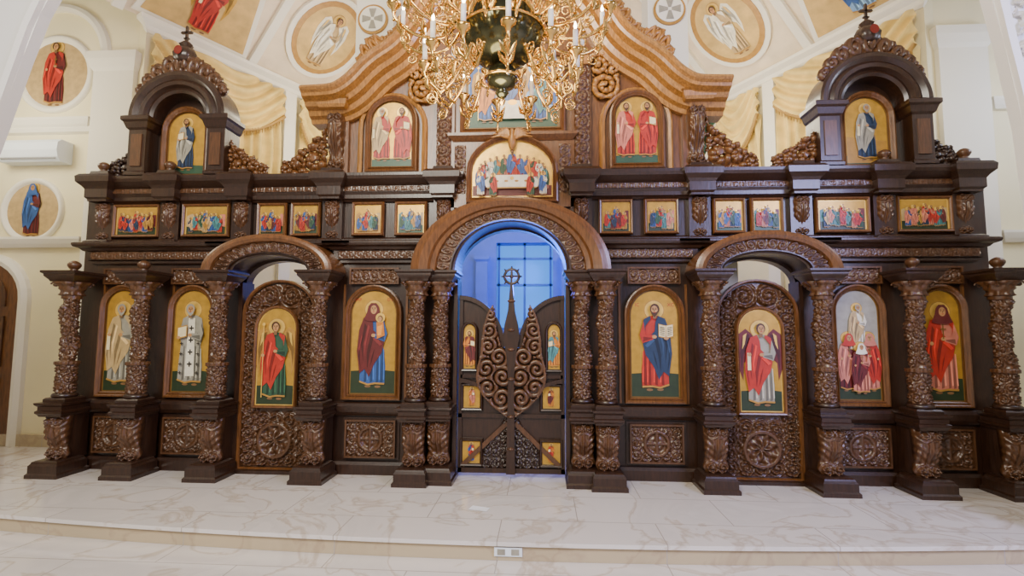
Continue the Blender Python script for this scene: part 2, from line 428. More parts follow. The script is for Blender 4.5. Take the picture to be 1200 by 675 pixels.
def capital_mesh():
    m = MB(); 
    m.lathe(0, 0, [(.090, 1.84), (.108, 1.85), (.095, 1.865), (.095, 1.89), (.12, 1.915), (.11, 1.93), (.13, 1.95), (.165, 1.975), (.15, 1.985)], 64, WC, fn=leafy)
    for k in range(4):
        a = pi/4+k*pi/2; cx, cy = .14*math.cos(a), .14*math.sin(a)
        pts = [(cx*(1+.25*math.cos(t)*(1-t/9)), cy*(1+.25*math.cos(t)*(1-t/9)), 1.955+.03*math.sin(t)*(1-t/9)) for t in np.linspace(0, 8, 18)]
        m.tube(pts, .010, 6, WC)
    return m
def impost_mesh(z=1.985):
    m = MB(); m.rect(-.13, .13, -.13, .13, [(0, z), (.01, z+.02), (.035, z+.05), (.04, z+.06), (.04, z+.075), (.06, z+.09), (.06, z+.11)], W, back=True); return m
def console_mesh(w, z0, z1, d, mat=WC, dback=0.):
    m = MB(); N = 78; K = 45; loops = []
    Hh = z1-z0
    cs = [(w*.48, z0+Hh*.87, w*.56, 1), (w*.46, z0+Hh*.12, w*.52, -1)]
    for j in range(N):
        t = j/(N-1)
        S = .50+.26*math.sin(2*pi*(t*.95+.62))+.20*math.exp(-((t-.12)/.10)**2)+.14*math.exp(-((t-.88)/.11)**2)
        ww = w*(.74+.24*t+.20*math.exp(-((t-.12)/.1)**2))
        zz = z0+Hh*t
        xs = np.array([-1+2*k/(K-1) for k in range(K)])
        V = scroll_h(np.abs(xs)*w, np.full(K, zz), cs, 1.7)
        l = [(-ww, dback, zz)]
        mid = max(0, 1-abs(t-.5)/.34)**.6
        for k in range(K):
            s = xs[k]; a = abs(s)
            lob = .5+.5*math.cos(t*42-a*9)
            vein = .5+.5*math.cos(a*15)
            rib = math.exp(-(a/.10)**2)
            rel = mid*(.55*lob*a+.30*vein+.5*rib)+(1-mid)*.95*V[k]
            y = -d*S*(1-.5*a**3.5)-.26*d*rel
            l.append((s*ww*(1+.06*lob*mid), dback+y, zz))
        l.append((ww, dback, zz)); loops.append(l)
    m.rings(loops, mat, smooth=True)
    top = loops[-1]; m.add(top, [tuple(range(len(top)))], mat); m.add(loops[0], [tuple(range(len(top)))[::-1]], mat)
    return m
def base_mesh():
    m = MB(); m.rect(-.155, .155, -.19, .16, [(0.015, 0), (0.015, .035), (0, .05), (0, .12), (-.015, .14), (-.02, .155), (-.04, .165)], W, back=True); return m
def pedblock():
    m = MB(); m.rect(-.13, .13, -.16, .16, [(-.01, .60), (0, .62), (.015, .635), (.015, .655), (0, .665), (0, .70), (.02, .72), (.025, .74)], W); m.box(-.10, .10, -.02, .2, .15, .62, W); return m
col0 = empty('column', ICO, loc=(XC[0], YC[0], 0))
parts = [base_mesh().build('base', col0), console_mesh(.12, .16, .61, .16).build('pedestal_scroll', col0), pedblock().build('pedestal_block', col0),
         shaft_mesh().build('shaft', col0), capital_mesh().build('capital', col0), impost_mesh().build('impost', col0)]
fin = MB(); fin.lathe(0, 0, [(.05, 2.095), (.055, 2.105), (.03, 2.12), (.045, 2.135), (.06, 2.16), (.06, 2.18), (.045, 2.20), (.02, 2.215), (.0, 2.22)], 20, WC, fn=lambda a, z: 1+.05*math.cos(8*a))
finm = None
first = True
for s in (1, -1):
    for i, x in enumerate(XC):
        if first: first = False; continue
        c = col0.copy(); COL.objects.link(c); c.location = (s*x, YC[i], 0); c.parent = ICO
        for p in parts:
            q = p.copy(); COL.objects.link(q); q.parent = c
        if i >= 4:
            if finm is None: finm = fin.build('finial', c)
            else: q = finm.copy(); COL.objects.link(q); q.parent = c

# ---- arches -----------------------------------------------------------
def arch(cx, zs, ai, bi, ao, bo, prof, yback, name='arch'):
    m = MB(); N = 44
    for (mat, pr, carve) in prof:
        loops = []
        NN = N*6 if carve else N
        for k in range(NN+1):
            a = pi*k/NN; l = []
            P = []
            if carve:
                f0, f1, y = pr
                for q in range(13):
                    t = q/12; f = f0+(f1-f0)*t
                    ph = a*carve/pi; fr = ph % 1
                    dx = (fr-.5)*1.15; dz = (t-.5); r = math.hypot(dx, dz)*1.9; th = math.atan2(dz, dx)*(1 if int(ph) % 2 else -1)
                    h = (.5+.5*math.cos(2*pi*(r*1.5-th/(2*pi))))*max(0, min(1, (1.2-r)/.3))
                    P.append((f, y-.026*h))
            else: P = pr
            for f, y in P:
                A = ai+(ao-ai)*f; B = bi+(bo-bi)*f
                l.append((cx+A*math.cos(a), y, zs+B*math.sin(a)))
            loops.append(l)
        m.rings(loops, mat, closed=False, smooth=bool(carve))
    return m.build(name, ICO)
arch(0, 2.09, .56, .50, .99, .74, [(W, [(0, .12), (0, -.30), (.05, -.31), (.08, -.34), (.12, -.34)], 0), (WC, (.12, .42, -.335), 22),
     (WM, [(.42, -.34), (.45, -.37), (.55, -.38), (.6, -.41), (.8, -.43), (.92, -.41), (1, -.40), (1, .0)], 0)], .12)
for s in (1, -1):
    arch(s*2.49, 2.09, .40, .17, .69, .38, [(W, [(0, .12), (0, -.30), (.06, -.31), (.1, -.34), (.15, -.34)], 0), (WC, (.15, .62, -.335), 16),
     (WM, [(.62, -.34), (.66, -.38), (.8, -.40), (.92, -.39), (1, -.38), (1, .0)], 0)], .12)

# ---- lower cornice ----------------------------------------------------
C1 = [(0, 2.20), (.02, 2.215), (.02, 2.24), (.05, 2.25), (.055, 2.34), (.08, 2.35), (.10, 2.375), (.14, 2.39), (.15, 2.41), (.15, 2.43), (.13, 2.44)]
def cornice(x0, x1, z0):
    m = MB(); m.rect(x0, x1, -.02, .12, [(p, z-2.20+z0) for p, z in C1], W)
    c = centres_grid(x0, x1, z0+.055, z0+.135, max(3, int((x1-x0)/.09)), 1)
    hfield(m, x0, x1, z0+.055, z0+.135, -.075, .018, lambda X, Z: scroll_h(X, Z, c), WC, .008)
    return m
for s in (1, -1):
    for a, b in ((.93, 1.86), (3.12, 4.66)):
        cornice(min(s*a, s*b), max(s*a, s*b), 2.20).build('lower_cornice', ICO)
    m = MB(); m.rect(min(s*1.86, s*3.14), max(s*1.86, s*3.14), -.02, .12, [(.08, 2.36), (.10, 2.375), (.14, 2.39), (.15, 2.41), (.15, 2.43), (.13, 2.44)], W); m.build('lower_cornice', ICO)
# ---- middle register --------------------------------------------------
XU = [.73, 1.95, 2.97, 3.79, 4.56]
con0 = None
for s in (1, -1):
    MB().rect(min(s*.66, s*4.64), max(s*.66, s*4.64), -.03, .12, [(.03, 2.44), (.03, 2.47), (0, 2.49)], W).build('string_course', ICO)
    m = MB()
    m.rect(min(s*.66, s*4.64), max(s*.66, s*4.64), -.03, .12, [(0, 2.88), (.02, 2.90), (.04, 2.91), (.04, 2.95), (.06, 2.98), (.06, 3.04), (.09, 3.06), (.14, 3.10), (.155, 3.13), (.155, 3.16), (.13, 3.17)], W)
    m.build('upper_cornice', ICO)
    m = MB(); c = centres_grid(.85, 4.55, 2.985, 3.035, 42, 1)
    hfield(m, min(s*.85, s*4.55), max(s*.85, s*4.55), 2.985, 3.035, -.092, .012, lambda X, Z: scroll_h(np.abs(X), Z, c), WC, .009)
    m.build('cornice_carving', ICO)
    for i, x in enumerate(XU):
        if con0 is None:
            con0 = empty('console', ICO, loc=(s*x, 0, 0))
            cm = [console_mesh(.085, 2.47, 2.90, .14).build('scroll', con0)]
            b = MB(); b.rect(-.11, .11, -.16, .12, [(0, 2.89), (.0, 2.91), (.02, 2.93), (.02, 3.02), (.04, 3.05), (.08, 3.09), (.085, 3.15), (.06, 3.18), (.0, 3.19), (-.01, 3.23)], W)
            b.rect(-.11, .11, -.12, .05, [(.03, 2.40), (.03, 2.45), (0, 2.47)], W)
            b.box(-.11, .11, -.06, .05, 2.46, 2.9, W)
            cm.append(b.build('block', con0))
        else:
            c = con0.copy(); COL.objects.link(c); c.location = (s*x, 0, 0); c.parent = ICO
            for p in cm: q = p.copy(); COL.objects.link(q); q.parent = c
        if i >= 3:
            q = finm.copy(); COL.objects.link(q); q.parent = ICO; q.location = (s*x, -.09, 1.13)
small = [(1.09, .29), (1.56, .29), (2.25, .27), (2.63, .27), (3.38, .48), (4.18, .48)]
pal = ['red', 'blue', 'green', 'ochre', 'maroon', 'pink', 'navy', 'teal', 'red', 'sand']
for s in (-1, 1):
    for k, (x, w) in enumerate(small):
        n = 4 if w < .4 else 7
        lab = ['small square gold icon of haloed figures in a narrative scene', 'small wide gold icon crowded with haloed figures'][w > .4]
        icon(ICO, s*x, 2.535, w, .31, 0, lambda p: crowd(p, w*.92, .29, n, pal), lab, y=-.035, prof=FRS, ground=None, edge='goldlight', fmat=WM)

# ---- centre ----------------------------
m = MB(); m.box(-.66, .66, -.06, .10, 2.80, 3.60, WM)
m.rect(-.64, .64, -.07, .1, [(0, 3.52), (.02, 3.54), (.05, 3.57), (.05, 3.60)], WM)
for s in (1, -1):
    carved(m, min(s*.50, s*.62), max(s*.50, s*.62), 2.95, 3.48, -.065, 1, 4, mat=WC, border=False)
m.build('central_panel', ICO)
def supper(p):
    p.flat([(-.42, 0.02), (.42, 0.02), (.42, .13), (-.42, .13)], -.004, 'maroon')
    P2 = ['red', 'blue', 'green', 'white', 'orange', 'pink', 'teal']
    for k in range(13):
        a = pi*(k+.5)/13; x = -.35*math.cos(a); z = .09+.15*math.sin(a)
        figure(p, x, z-.03, .26, P2[k % 7], P2[(k*3+1) % 7], y=-.005-.002*(k % 2), beard=k % 2 == 0, flip=1 if x < 0 else -1)
    figure(p, 0, .2, .32, 'red', 'blue', y=-.02, beard=True)
    T = [(-.27+.0, .10), (.27, .10), (.30, .17), (.2, .235), (-.2, .235), (-.30, .17)]
    p.flat(T, -.0405, 'white'); p.flat([(-.26, .09), (.26, .09), (.27, .105), (-.27, .105)], -.041, 'ochre')
    for x in (-.16, -.06, .05, .15): p.ell(x, .17, .022, .011, -.0412, 'ochre', 12)
    p.ell(0, .2, .02, .02, -.0415, 'goldlight', 12)
    for s in (1, -1):
        for k in range(2): figure(p, s*(.20+.13*k), .0+.01*k, .26, P2[k+2], P2[k], y=-.042-.002*k, flip=s)
icon(ICO, 0, 2.90, .86, .62, .34, supper, 'arched gold icon of a supper gathering around a white table', y=-.065, ground=None, fmat=WM, edge='goldlight', bg='goldlight')  # lighter gold ground carries the chandelier glow in its colour
def trinity(p):
    p.flat([(-.48, .02), (.48, .02), (.48, .22), (-.48, .26)], -.004, 'green')
    p.flat([(-.47, .25), (-.2, .3), (-.22, .75), (-.47, .78)], -.0042, 'blue'); p.flat([(.2, .3), (.47, .25), (.47, .8), (.26, .72)], -.0042, 'blue')
    figure(p, -.27, .06, .66, 'blue', 'orange', wings='ochre', item='staff'); figure(p, .27, .06, .66, 'blue', 'teal', wings='ochre', flip=-1, item='staff')
    figure(p, 0, .14, .68, 'maroon', 'blue', y=-.006, wings='ochre')
    p.flat([(-.16, .1), (.16, .1), (.19, .3), (-.19, .3)], -.0405, 'white'); p.ell(0, .28, .05, .03, -.041, 'gold')
icon(ICO, 0, 3.66, 1.02, .80, 0, trinity, 'large blue and gold icon of three winged seated figures', y=-.04, bg='sky', ground=None, fmat=WM)
m = MB()
for s in (1, -1):
    for k in range(7):
        a = math.radians(5+k*11); L = .20-.012*k
        pts = [(s*.02, -.12, 3.52), (s*(.02+L*.5*math.cos(a)), -.15, 3.52+L*.5*math.sin(a)+.02), (s*(.02+L*math.cos(a)), -.13, 3.52+L*math.sin(a))]
        m.tube(pts, [.014, .018, .006], 6, 'wood_gold')
m.lathe(0, -.13, [(0, 3.40), (.03, 3.42), (.045, 3.48), (.035, 3.54), (.02, 3.57), (.028, 3.60), (.015, 3.625), (0, 3.63)], 14, 'wood_gold')
m.build('winged_carving', ICO)

# ---- pediment -------------------------------------------------------------
top = [(2.22, 4.05), (1.95, 4.06), (1.84, 4.09), (1.72, 4.18), (1.60, 4.31), (1.47, 4.42), (1.32, 4.52), (1.18, 4.66), (1.06, 4.86), (.92, 5.08), (.70, 5.32), (.40, 5.5), (.15, 5.62), (0, 5.75)]
body = [(1.93, 3.18)]+[(x, z-.16) for x, z in top[1:]]
poly = body+[(-x, z) for x, z in body[::-1]]
poly = [p for i, p in enumerate(poly) if i == 0 or p != poly[i-1]]
m = MB(); m.prism(poly, .0, .12, WM)
for s in (1, -1):
    frame(m, .66, .84, .33, [(0, .0), (0, -.03), (.03, -.045), (.05, -.03), (.06, 0)], WG, cx=s*1.32, z0=3.21)
    m.box(min(s*.63, s*.84), max(s*.63, s*.84), -.05, .0, 3.18, 4.35, WM)
    m.box(min(s*1.8, s*1.93), max(s*1.8, s*1.93), -.05, .0, 3.18, 3.9, WM)
m.build('pediment_field', ICO)
def ribbon(pathpts, prof, mat, m):
    P = [Vector((x, 0, z)) for x, z in pathpts]; loops = []
    for i, p in enumerate(P):
        t = (P[min(i+1, len(P)-1)]-P[max(i-1, 0)]).normalized(); n = Vector((t.z, 0, -t.x))
        if n.z > 0: n = -n
        loops.append([(p.x+n.x*o, y, p.z+n.z*o) for o, y in prof])
    m.rings(loops, mat, closed=True)
    m.add(loops[0], [tuple(range(len(prof)))], mat); m.add(loops[-1], [tuple(range(len(prof)))], mat)
def smoothpath(pts, k=3):
    out = []
    n = len(pts)
    for i in range(n-1):
        p0, p1, p2, p3 = pts[max(i-1, 0)], pts[i], pts[i+1], pts[min(i+2, n-1)]
        for j in range(k):
            t = j/k
            out.append(tuple(.5*((2*p1[q])+(-p0[q]+p2[q])*t+(2*p0[q]-5*p1[q]+4*p2[q]-p3[q])*t*t+(-p0[q]+3*p1[q]-3*p2[q]+p3[q])*t**3) for q in (0, 1)))
    return out+[pts[-1]]
sp = smoothpath(top)
for s in (1, -1):
    m = MB(); pts = [(s*x, z) for x, z in sp]
    ribbon(pts, [(0, .12), (0, -.36), (.03, -.38), (.05, -.36), (.07, -.33), (.10, -.32), (.13, -.25), (.17, -.22), (.19, -.15), (.24, -.13), (.26, -.08), (.30, -.06), (.30, .12)], WG, m)
    m.build('pediment_cornice', ICO)
    m = MB(); P = [Vector((s*x, 0, z)) for x, z in sp if x < 1.62]
    loops = []
    NP = 420
    for k in range(NP):
        u = k/(NP-1)*(len(P)-1.001); i = int(u); f = u-i; p = P[i].lerp(P[i+1], f); t = (P[i+1]-P[i]).normalized(); n = Vector((-t.z, 0, t.x))
        if n.z < 0: n = -n
        ph = k/NP*18; fr = ph % 1
        hgt = .13+.05*abs(math.sin(pi*ph))+.12*math.exp(-((k-60)/34)**2)
        l = []
        for q in range(15):
            v = q/14; dx = fr-.5; dz = v-.5; r = math.hypot(dx, dz)*1.9; th = math.atan2(dz, dx)*(1 if int(ph) % 2 else -1)
            h = (.5+.5*math.cos(2*pi*(r*1.5-th/(2*pi))))
            l.append((p.x+n.x*hgt*v, -.10-.06*h, p.z+n.z*hgt*v))
        loops.append(l)
    m.rings(loops, WG, closed=False, smooth=True); solid(m.build('crest_carving', ICO), .03)
    figs = lambda p: (figure(p, -.11, .06, .62, 'red', 'pink' if s > 0 else 'sand', beard=True, hair='grey' if s < 0 else 'hair', item='scroll'), figure(p, .11, .06, .62, 'red', 'red', beard=True, flip=-1, item='book'))
    icon(ICO, s*1.32, 3.26, .46, .74, .23, figs, 'arched gold icon of two bearded saints in red robes', y=-.03, fmat=WM, gh=.12, ground='green')
    m = MB(); c = centres_grid(.66, .82, 3.22, 4.34, 1, 8)
    hfield(m, min(s*.66, s*.82), max(s*.66, s*.82), 3.22, 4.34, -.06, .05, lambda X, Z: scroll_h(np.abs(X), Z, c)*.6+.4*np.cos((np.abs(X)-.74)/.08*1.5), WC, .008)
    m.rect(min(s*.65, s*.83), max(s*.65, s*.83), -.1, 0, [(0, 3.18), (.01, 3.2), (0, 3.22)], WM); m.rect(min(s*.65, s*.83), max(s*.65, s*.83), -.1, 0, [(0, 4.34), (.02, 4.37), (.03, 4.42)], WG)
    m.build('carved_post', ICO)
    o = console_mesh(.10, 3.20, 3.88, .20, WC); o.build('pediment_console', ICO, loc=(s*1.93, 0, 0))
    m = MB(); m.rect(s*1.93-.14, s*1.93+.14, -.22, .12, [(0, 3.87), (.02, 3.9), (.03, 3.95), (.05, 3.96)], WG); m.build('console_cap', ICO)
    m = MB(); c = [(.99, 4.12, .15, 1), (.93, 4.36, .13, -1), (1.07, 4.30, .1, 1)]
    hfield(m, min(s*.86, s*1.14), max(s*.86, s*1.14), 3.98, 4.50, -.02, .05, lambda X, Z: scroll_h(np.abs(X), Z, c), WG, .01, mask=lambda X, Z, H: H > .1)
    solid(m.build('spandrel_carving', ICO), .03)

# ---- carved crests beside the pediment and the small domes -----------------
def crest(x_in, x_out, h_in, h_out, z0, mat=WC):
    w = abs(x_out-x_in); m = MB(); dx = x_out-x_in
    cs = [(x_in+dx*.25, z0+h_in*.30, h_in*.34, 1), (x_in+dx*.2, z0+h_in*.72, h_in*.28, -1), (x_in+dx*.05, z0+h_in*.5, h_in*.2, 1),
          (x_in+dx*.62, z0+h_in*.22, h_in*.26, -1), (x_in+dx*.50, z0+h_in*.50, h_in*.22, 1), (x_in+dx*.88, z0+h_in*.14, h_in*.18, 1)]
    def mask(X, Z, H):
        t = (X-x_in)/(x_out-x_in); lim = h_in+(h_out-h_in)*np.clip(t, 0, 1)**.8; lim = lim*(1-.14*np.abs(np.sin(t*10)))
        return ((Z-z0) < lim) & ((H > .07) | ((Z-z0) < .05))
    hfield(m, min(x_in, x_out), max(x_in, x_out), z0, z0+h_in*1.02, -.02, .06, lambda X, Z: scroll_h(X, Z, cs, 1.8), mat, .008, mask)
    return solid(m.build('crest_ornament', ICO), .04)
for s in (1, -1):
    crest(s*2.04, s*2.55, .62, .14, 3.17, WM)
    crest(s*3.14, s*2.70, .46, .14, 3.17, WM); crest(s*4.22, s*4.60, .38, .14, 3.17, W)
    X0 = s*3.68
    e = empty('domed_shrine', ICO, loc=(X0, 0, 0))
    m = MB()
    for t in (1, -1):
        x = t*.45
        m.rect(x-.10, x+.10, -.17, .1, [(.02, 3.17), (.02, 3.2), (0, 3.22), (0, 3.68), (.02, 3.70), (.04, 3.76), (.06, 3.78), (.06, 3.82), (.03, 3.84)], W)
        m.box(x-.06, x+.06, -.185, -.17, 3.27, 3.63, WC)
    m.prism([(a, b+3.17) for a, b in outline(.82, 1.0, .41, 20)], .02, .1, W)
    m.build('pillars', e)
    m = MB(); N = 60; prof = [(.30, .1), (.30, -.15), (.33, -.17), (.36, -.16), (.38, -.2), (.42, -.21), (.45, -.19), (.49, -.22), (.53, -.22), (.55, -.2), (.55, .1)]
    loops = []
    for k in range(N+1):
        a = pi*k/N; loops.append([(r*math.cos(a), y, 3.82+r*.93*math.sin(a)) for r, y in prof])
    m.rings(loops, W, closed=False); m.build('arch', e)
    m = MB(); loops = []; NP = 260
    for k in range(NP):
        a = pi*(.17+.66*k/(NP-1)); u = abs(k/(NP-1)-.5)*2; ph = k/NP*9; fr = ph % 1
        hh = .05+.20*(1-u)**1.2+.035*abs(math.sin(pi*ph)); l = []
        for q in range(15):
            v = q/14; r = .53+hh*v; dx_ = fr-.5; dz_ = v-.5; rr = math.hypot(dx_, dz_)*1.9; th_ = math.atan2(dz_, dx_)*(1 if a > pi/2 else -1)
            h = .5+.5*math.cos(2*pi*(rr*1.4-th_/(2*pi)))
            l.append((r*math.cos(a), -.10-.05*h, 3.82+r*.93*math.sin(a)))
        loops.append(l)
    m.rings(loops, WC, closed=False, smooth=True); solid(m.build('crest', e), .05)
    m = MB(); m.lathe(0, -.1, [(.07, 4.46), (.11, 4.50), (.12, 4.56), (.09, 4.62), (.05, 4.65), (.07, 4.68), (.04, 4.71), (.03, 4.72)], 24, W, fn=lambda a, z: 1+.08*math.cos(8*a))
    m.ell(0, 4.56, .045, .05, -.228, 'red_d'); m.box(-.012, .012, -.112, -.088, 4.71, 4.90, W); m.box(-.06, .06, -.112, -.088, 4.815, 4.84, W); m.box(-.03, .03, -.112, -.088, 4.75, 4.765, W)
    for zz, xx in ((4.90, 0), (4.827, .062), (4.827, -.062)): m.lathe(xx, -.1, [(0, zz-.014), (.014, zz), (0, zz+.014)], 10, W)
    m.build('cross_finial', e)
    dr = (lambda p: figure(p, 0, .04, .62, 'navy', 'grey', beard=True, item='book')) if s < 0 else (lambda p: (p.flat([(-.2, .02), (.2, .02), (.2, .25), (-.2, .3)], -.0041, 'ochre'), figure(p, 0, .04, .62, 'navy', 'grey', beard=True, hair='grey', item='scroll')))
    icon(e, 0, 3.22, .44, .72, .22, dr, 'arched gold icon of a bearded saint in %s robes' % ('dark' if s < 0 else 'pale grey'), y=-.0, ground='green', gh=.14)

# ---- deacon doors -----------------------------------------------------------
for s in (1, -1):
    e = empty('deacon_door', ICO, 'arched carved wooden side door with an archangel icon', loc=(s*2.5, -.03, 0))
    m = MB(); m.prism([(a, b+.04) for a, b in outline(.80, 1.99, .34, 20)], .02, .05, W)
    frame(m, .74, 1.95, .32, [(0, .03), (0, -.01), (.012, -.03), (.03, -.03), (.035, .03)], WM, z0=.05)
    cs = centres_grid(-.37, .37, .08, .60, 5, 4)+[(sx*.29, z, .10, (1 if j % 2 else -1)*sx) for sx in (1, -1) for j, z in enumerate(np.arange(.66, 1.8, .14))]+[(-.12, 1.86, .13, 1), (.12, 1.86, .13, -1)]
    def fn(X, Z):
        H = scroll_h(X, Z, cs); r = np.hypot(X, Z-.33)
        H = np.where(np.abs(r-.17) < .018, 1.1, H); return np.where(r < .15, .5+.5*np.cos(8*np.arctan2(Z-.33, X))*np.sin(r*30), H)
    def mk(X, Z, H):
        zt = 1.66+.33*np.sqrt(np.clip(1-(X/.37)**2, 0, 1)); return (Z < zt)
    hfield(m, -.37, .37, .06, 1.99, .018, .05, fn, WC, .0075, mk)
    m.build('carved_leaf', e)
    lab = 'arched gold icon of a winged archangel in %s robes' % ('red and green' if s < 0 else 'red and white')
    dr = (lambda p: figure(p, 0, .05, .86, 'green', 'red', wings='ochre', item='staff')) if s < 0 else (lambda p: figure(p, 0, .05, .86, 'grey', 'red', wings='maroon', item='scroll'))
    icon(e, 0, .70, .42, 1.02, .21, dr, lab, y=-.045, ground='olive', gh=.2, prof=FRS, edge='goldlight', fmat=WM)
    m = MB(); m.rect(s*2.5-.42, s*2.5+.42, -.12, .1, [(0, 0), (0, .035)], W); m.build('threshold', ICO)

# ---- royal doors --------------------------------------------------------------
for s in (1, -1):
    e = empty('royal_door_leaf', ICO, 'carved dark wooden leaf of the central double door', loc=(0, -.02, 0))
    arc = [(.55, 1.84)]+[(.55-.46*math.sin(t), 1.84-.52*(1-math.cos(t))) for t in np.linspace(.15, pi/2, 12)]
    pl = [(.015, .05), (.55, .05)]+arc+[(.015, 1.30)]
    m = MB(); m.prism([(s*x, z) for x, z in pl], 0, .03, W)
    def bar(p, q, w=.03, y=-.03, mat=W):
        p, q = Vector(p), Vector(q); d = (q-p).normalized(); n = Vector((-d[1], d[0]))*w/2
        m.prism([(s*a[0], a[1]) for a in (p-n, q-n, q+n, p+n)], y, .0, mat)
    bar((.53, .05), (.53, 1.84), .04); bar((.02, .07), (.55, .07), .05); bar((.02, .62), (.55, .62), .04); bar((.04, .55), (.5, .12), .045, -.04, WC)
    for a, b in zip(arc[:-1], arc[1:]): bar(a, b, .045, -.04, W)
    bar((.36, 1.02), (.53, 1.02), .035)
    c1 = [(.52-.44*math.sin(t)**1.3, .98-.34*(1-math.cos(t))) for t in np.linspace(0, pi/2, 10)]
    for a, b in zip(c1[:-1], c1[1:]): bar(a, b, .04, -.075, W)
    m.build('leaf_frame', e)
    zk = np.array([.62, .72, .82, .92, 1.02, 1.12, 1.25, 1.4, 1.55, 1.68, 1.76]); wk = np.array([.06, .19, .29, .35, .365, .355, .32, .31, .29, .25, .20])
    cs2 = [(.10, .80, .13, 1), (.24, .91, .13, -1), (.09, 1.02, .13, -1), (.26, 1.10, .13, 1), (.13, 1.22, .13, 1), (.24, 1.33, .11, -1), (.23, 1.50, .11, 1), (.22, 1.66, .10, -1)]
    def mk2(X, Z, H):
        A = np.abs(X); Wd = np.interp(Z, zk, wk); inn = np.interp(Z, [1.22, 1.32, 1.5, 1.65, 1.76], [.0, .10, .15, .17, .185])
        return (A < Wd) & (A >= inn) & ((H > .30) | (A > Wd-.028) | ((A < inn+.022) & (Z > 1.22)) | (A < .03))
    def fn2(X, Z):
        A = np.abs(X); best = np.full(X.shape, 9.); H = np.zeros(X.shape)
        for cx, cz, R_, ch_ in cs2:
            r = np.hypot(A-cx, Z-cz)/R_; th = np.arctan2(Z-cz, A-cx)*ch_
            h = .5+.5*np.cos(2*pi*(r*2.2-th/(2*pi))); sel = r < best; H = np.where(sel, h, H); best = np.where(sel, r, best)
        return np.maximum(H, np.where(A > np.interp(Z, zk, wk)-.03, .9, 0))
    m = MB(); hfield(m, *(sorted((0., s*.40))), .62, 1.76, -.04, .035, fn2, WC, .0055, mk2)
    solid(m.build('openwork_petal', e), .025)
    m = MB(); cs3 = centres_grid(.03, .3, .1, .6, 3, 5)
    hfield(m, *(sorted((s*.02, s*.42))), .10, .60, -.01, .035, lambda X, Z: scroll_h(np.abs(X), Z, cs3), W, .008, lambda X, Z, H: (np.abs(X) < .40-.62*(Z-.1)-.02))
    m.build('lower_carving', e)
    for (x, z, w, h, a) in ((.44, 1.10, .12, .46, .08), (.41, .70, .17, .22, 0), (.41, .14, .18, .22, 0)):
        icon(e, s*x, z, w, h, a, lambda p: figure(p, 0, .012, h*.93 if h < .3 else h*.85, RG.choice(['red', 'orange', 'blue']), RG.choice(['red', 'pink', 'teal', 'maroon']), beard=True, item='book', flip=s),
             'small gold icon with a seated saint in red robes', y=-.012, prof=FRS, ground=None, edge='goldlight', fmat=W)
    if s == 1:
        m = MB(); m.prism([(-.045, .05), (.045, .05), (.03, 1.0), (.05, 1.25), (.085, 1.42), (.07, 1.55), (.035, 1.7), (.012, 1.98), (-.012, 1.98), (-.035, 1.7), (-.07, 1.55), (-.085, 1.42), (-.05, 1.25), (-.03, 1.0)], -.09, -.0, W)
        for z in (.3, .62, 1.0, 1.3, 1.5, 1.8): m.lathe(0, -.07, [(0, z-.03), (.035, z-.01), (.045, z), (.035, z+.01), (0, z+.03)], 14, WC)
        R = .075; zc = 2.06
        m.tube([(R*math.cos(t), -.04, zc+R*math.sin(t)) for t in np.linspace(0, 2*pi, 33)], .014, 8, W)
        m.box(-.012, .012, -.05, -.03, zc-R, zc+R, W); m.box(-R, R, -.05, -.03, zc-.012, zc+.012, W); m.lathe(0, -.04, [(0, zc-.03), (.03, zc), (0, zc+.03)], 12, W)
        for k in range(8):
            t = k*pi/4; m.tube([(R*math.cos(t), -.04, zc+R*math.sin(t)), ((R+.035)*math.cos(t), -.04, zc+(R+.035)*math.sin(t))], [.014, .006], 6, W)
        m.build('center_post', e)

# ================================================================== ROOM SHELL
def st_(mb, name): return mb.build(name, kind='structure')
m = MB(); m.box(-11, 11, -9, 6, -.30, -.14, 'marble'); st_(m, 'floor')
m = MB()
def plat(z0, z1, off, mat):
    xs = np.linspace(-6, 6, 41); fr = [(x, -1.60-off+.24*(min(abs(x), 4.6)/4)**2) for x in xs]
    pts = fr+[(11, fr[-1][1]), (11, 6), (-11, 6), (-11, fr[0][1])]; n = len(pts)
    m.add([(x, y, z0) for x, y in pts]+[(x, y, z1) for x, y in pts], [tuple(range(n, 2*n)), tuple(range(n))[::-1]]+[(i, (i+1) % n, (i+1) % n+n, i+n) for i in range(n)], mat)
plat(-.139, -.03, 0, 'marble_edge'); plat(-.03, 0, .03, 'marble'); st_(m, 'floor')
m = MB()
for s in (1, -1):
    m.box(min(s*1.3, s*4.2), max(s*1.3, s*4.2), 3.6, 3.8, 0, 8, 'apse_white'); m.box(min(s*.5, s*1.3), max(s*.5, s*1.3), 3.6, 3.8, 0, 3.6, 'apse_blue_glow')
m.box(-.5, .5, 3.6, 3.8, 0, 1.5, 'apse_blue_glow'); m.box(-.5, .5, 3.6, 3.8, 3.05, 3.6, 'apse_blue_glow'); m.box(-1.3, 1.3, 3.6, 3.8, 3.6, 8, 'apse_white'); st_(m, 'wall_back')
m = MB(); m.box(-.5, .5, 3.72, 3.75, 1.5, 3.05, 'pane_blue')
for x in (-.48, -.02, .44): m.box(x, x+.04, 3.66, 3.72, 1.5, 3.05, 'window_bar')
for z in (1.5, 2.28, 2.75, 3.01): m.box(-.5, .5, 3.66, 3.72, z, z+.04, 'window_bar')
st_(m, 'window_1')
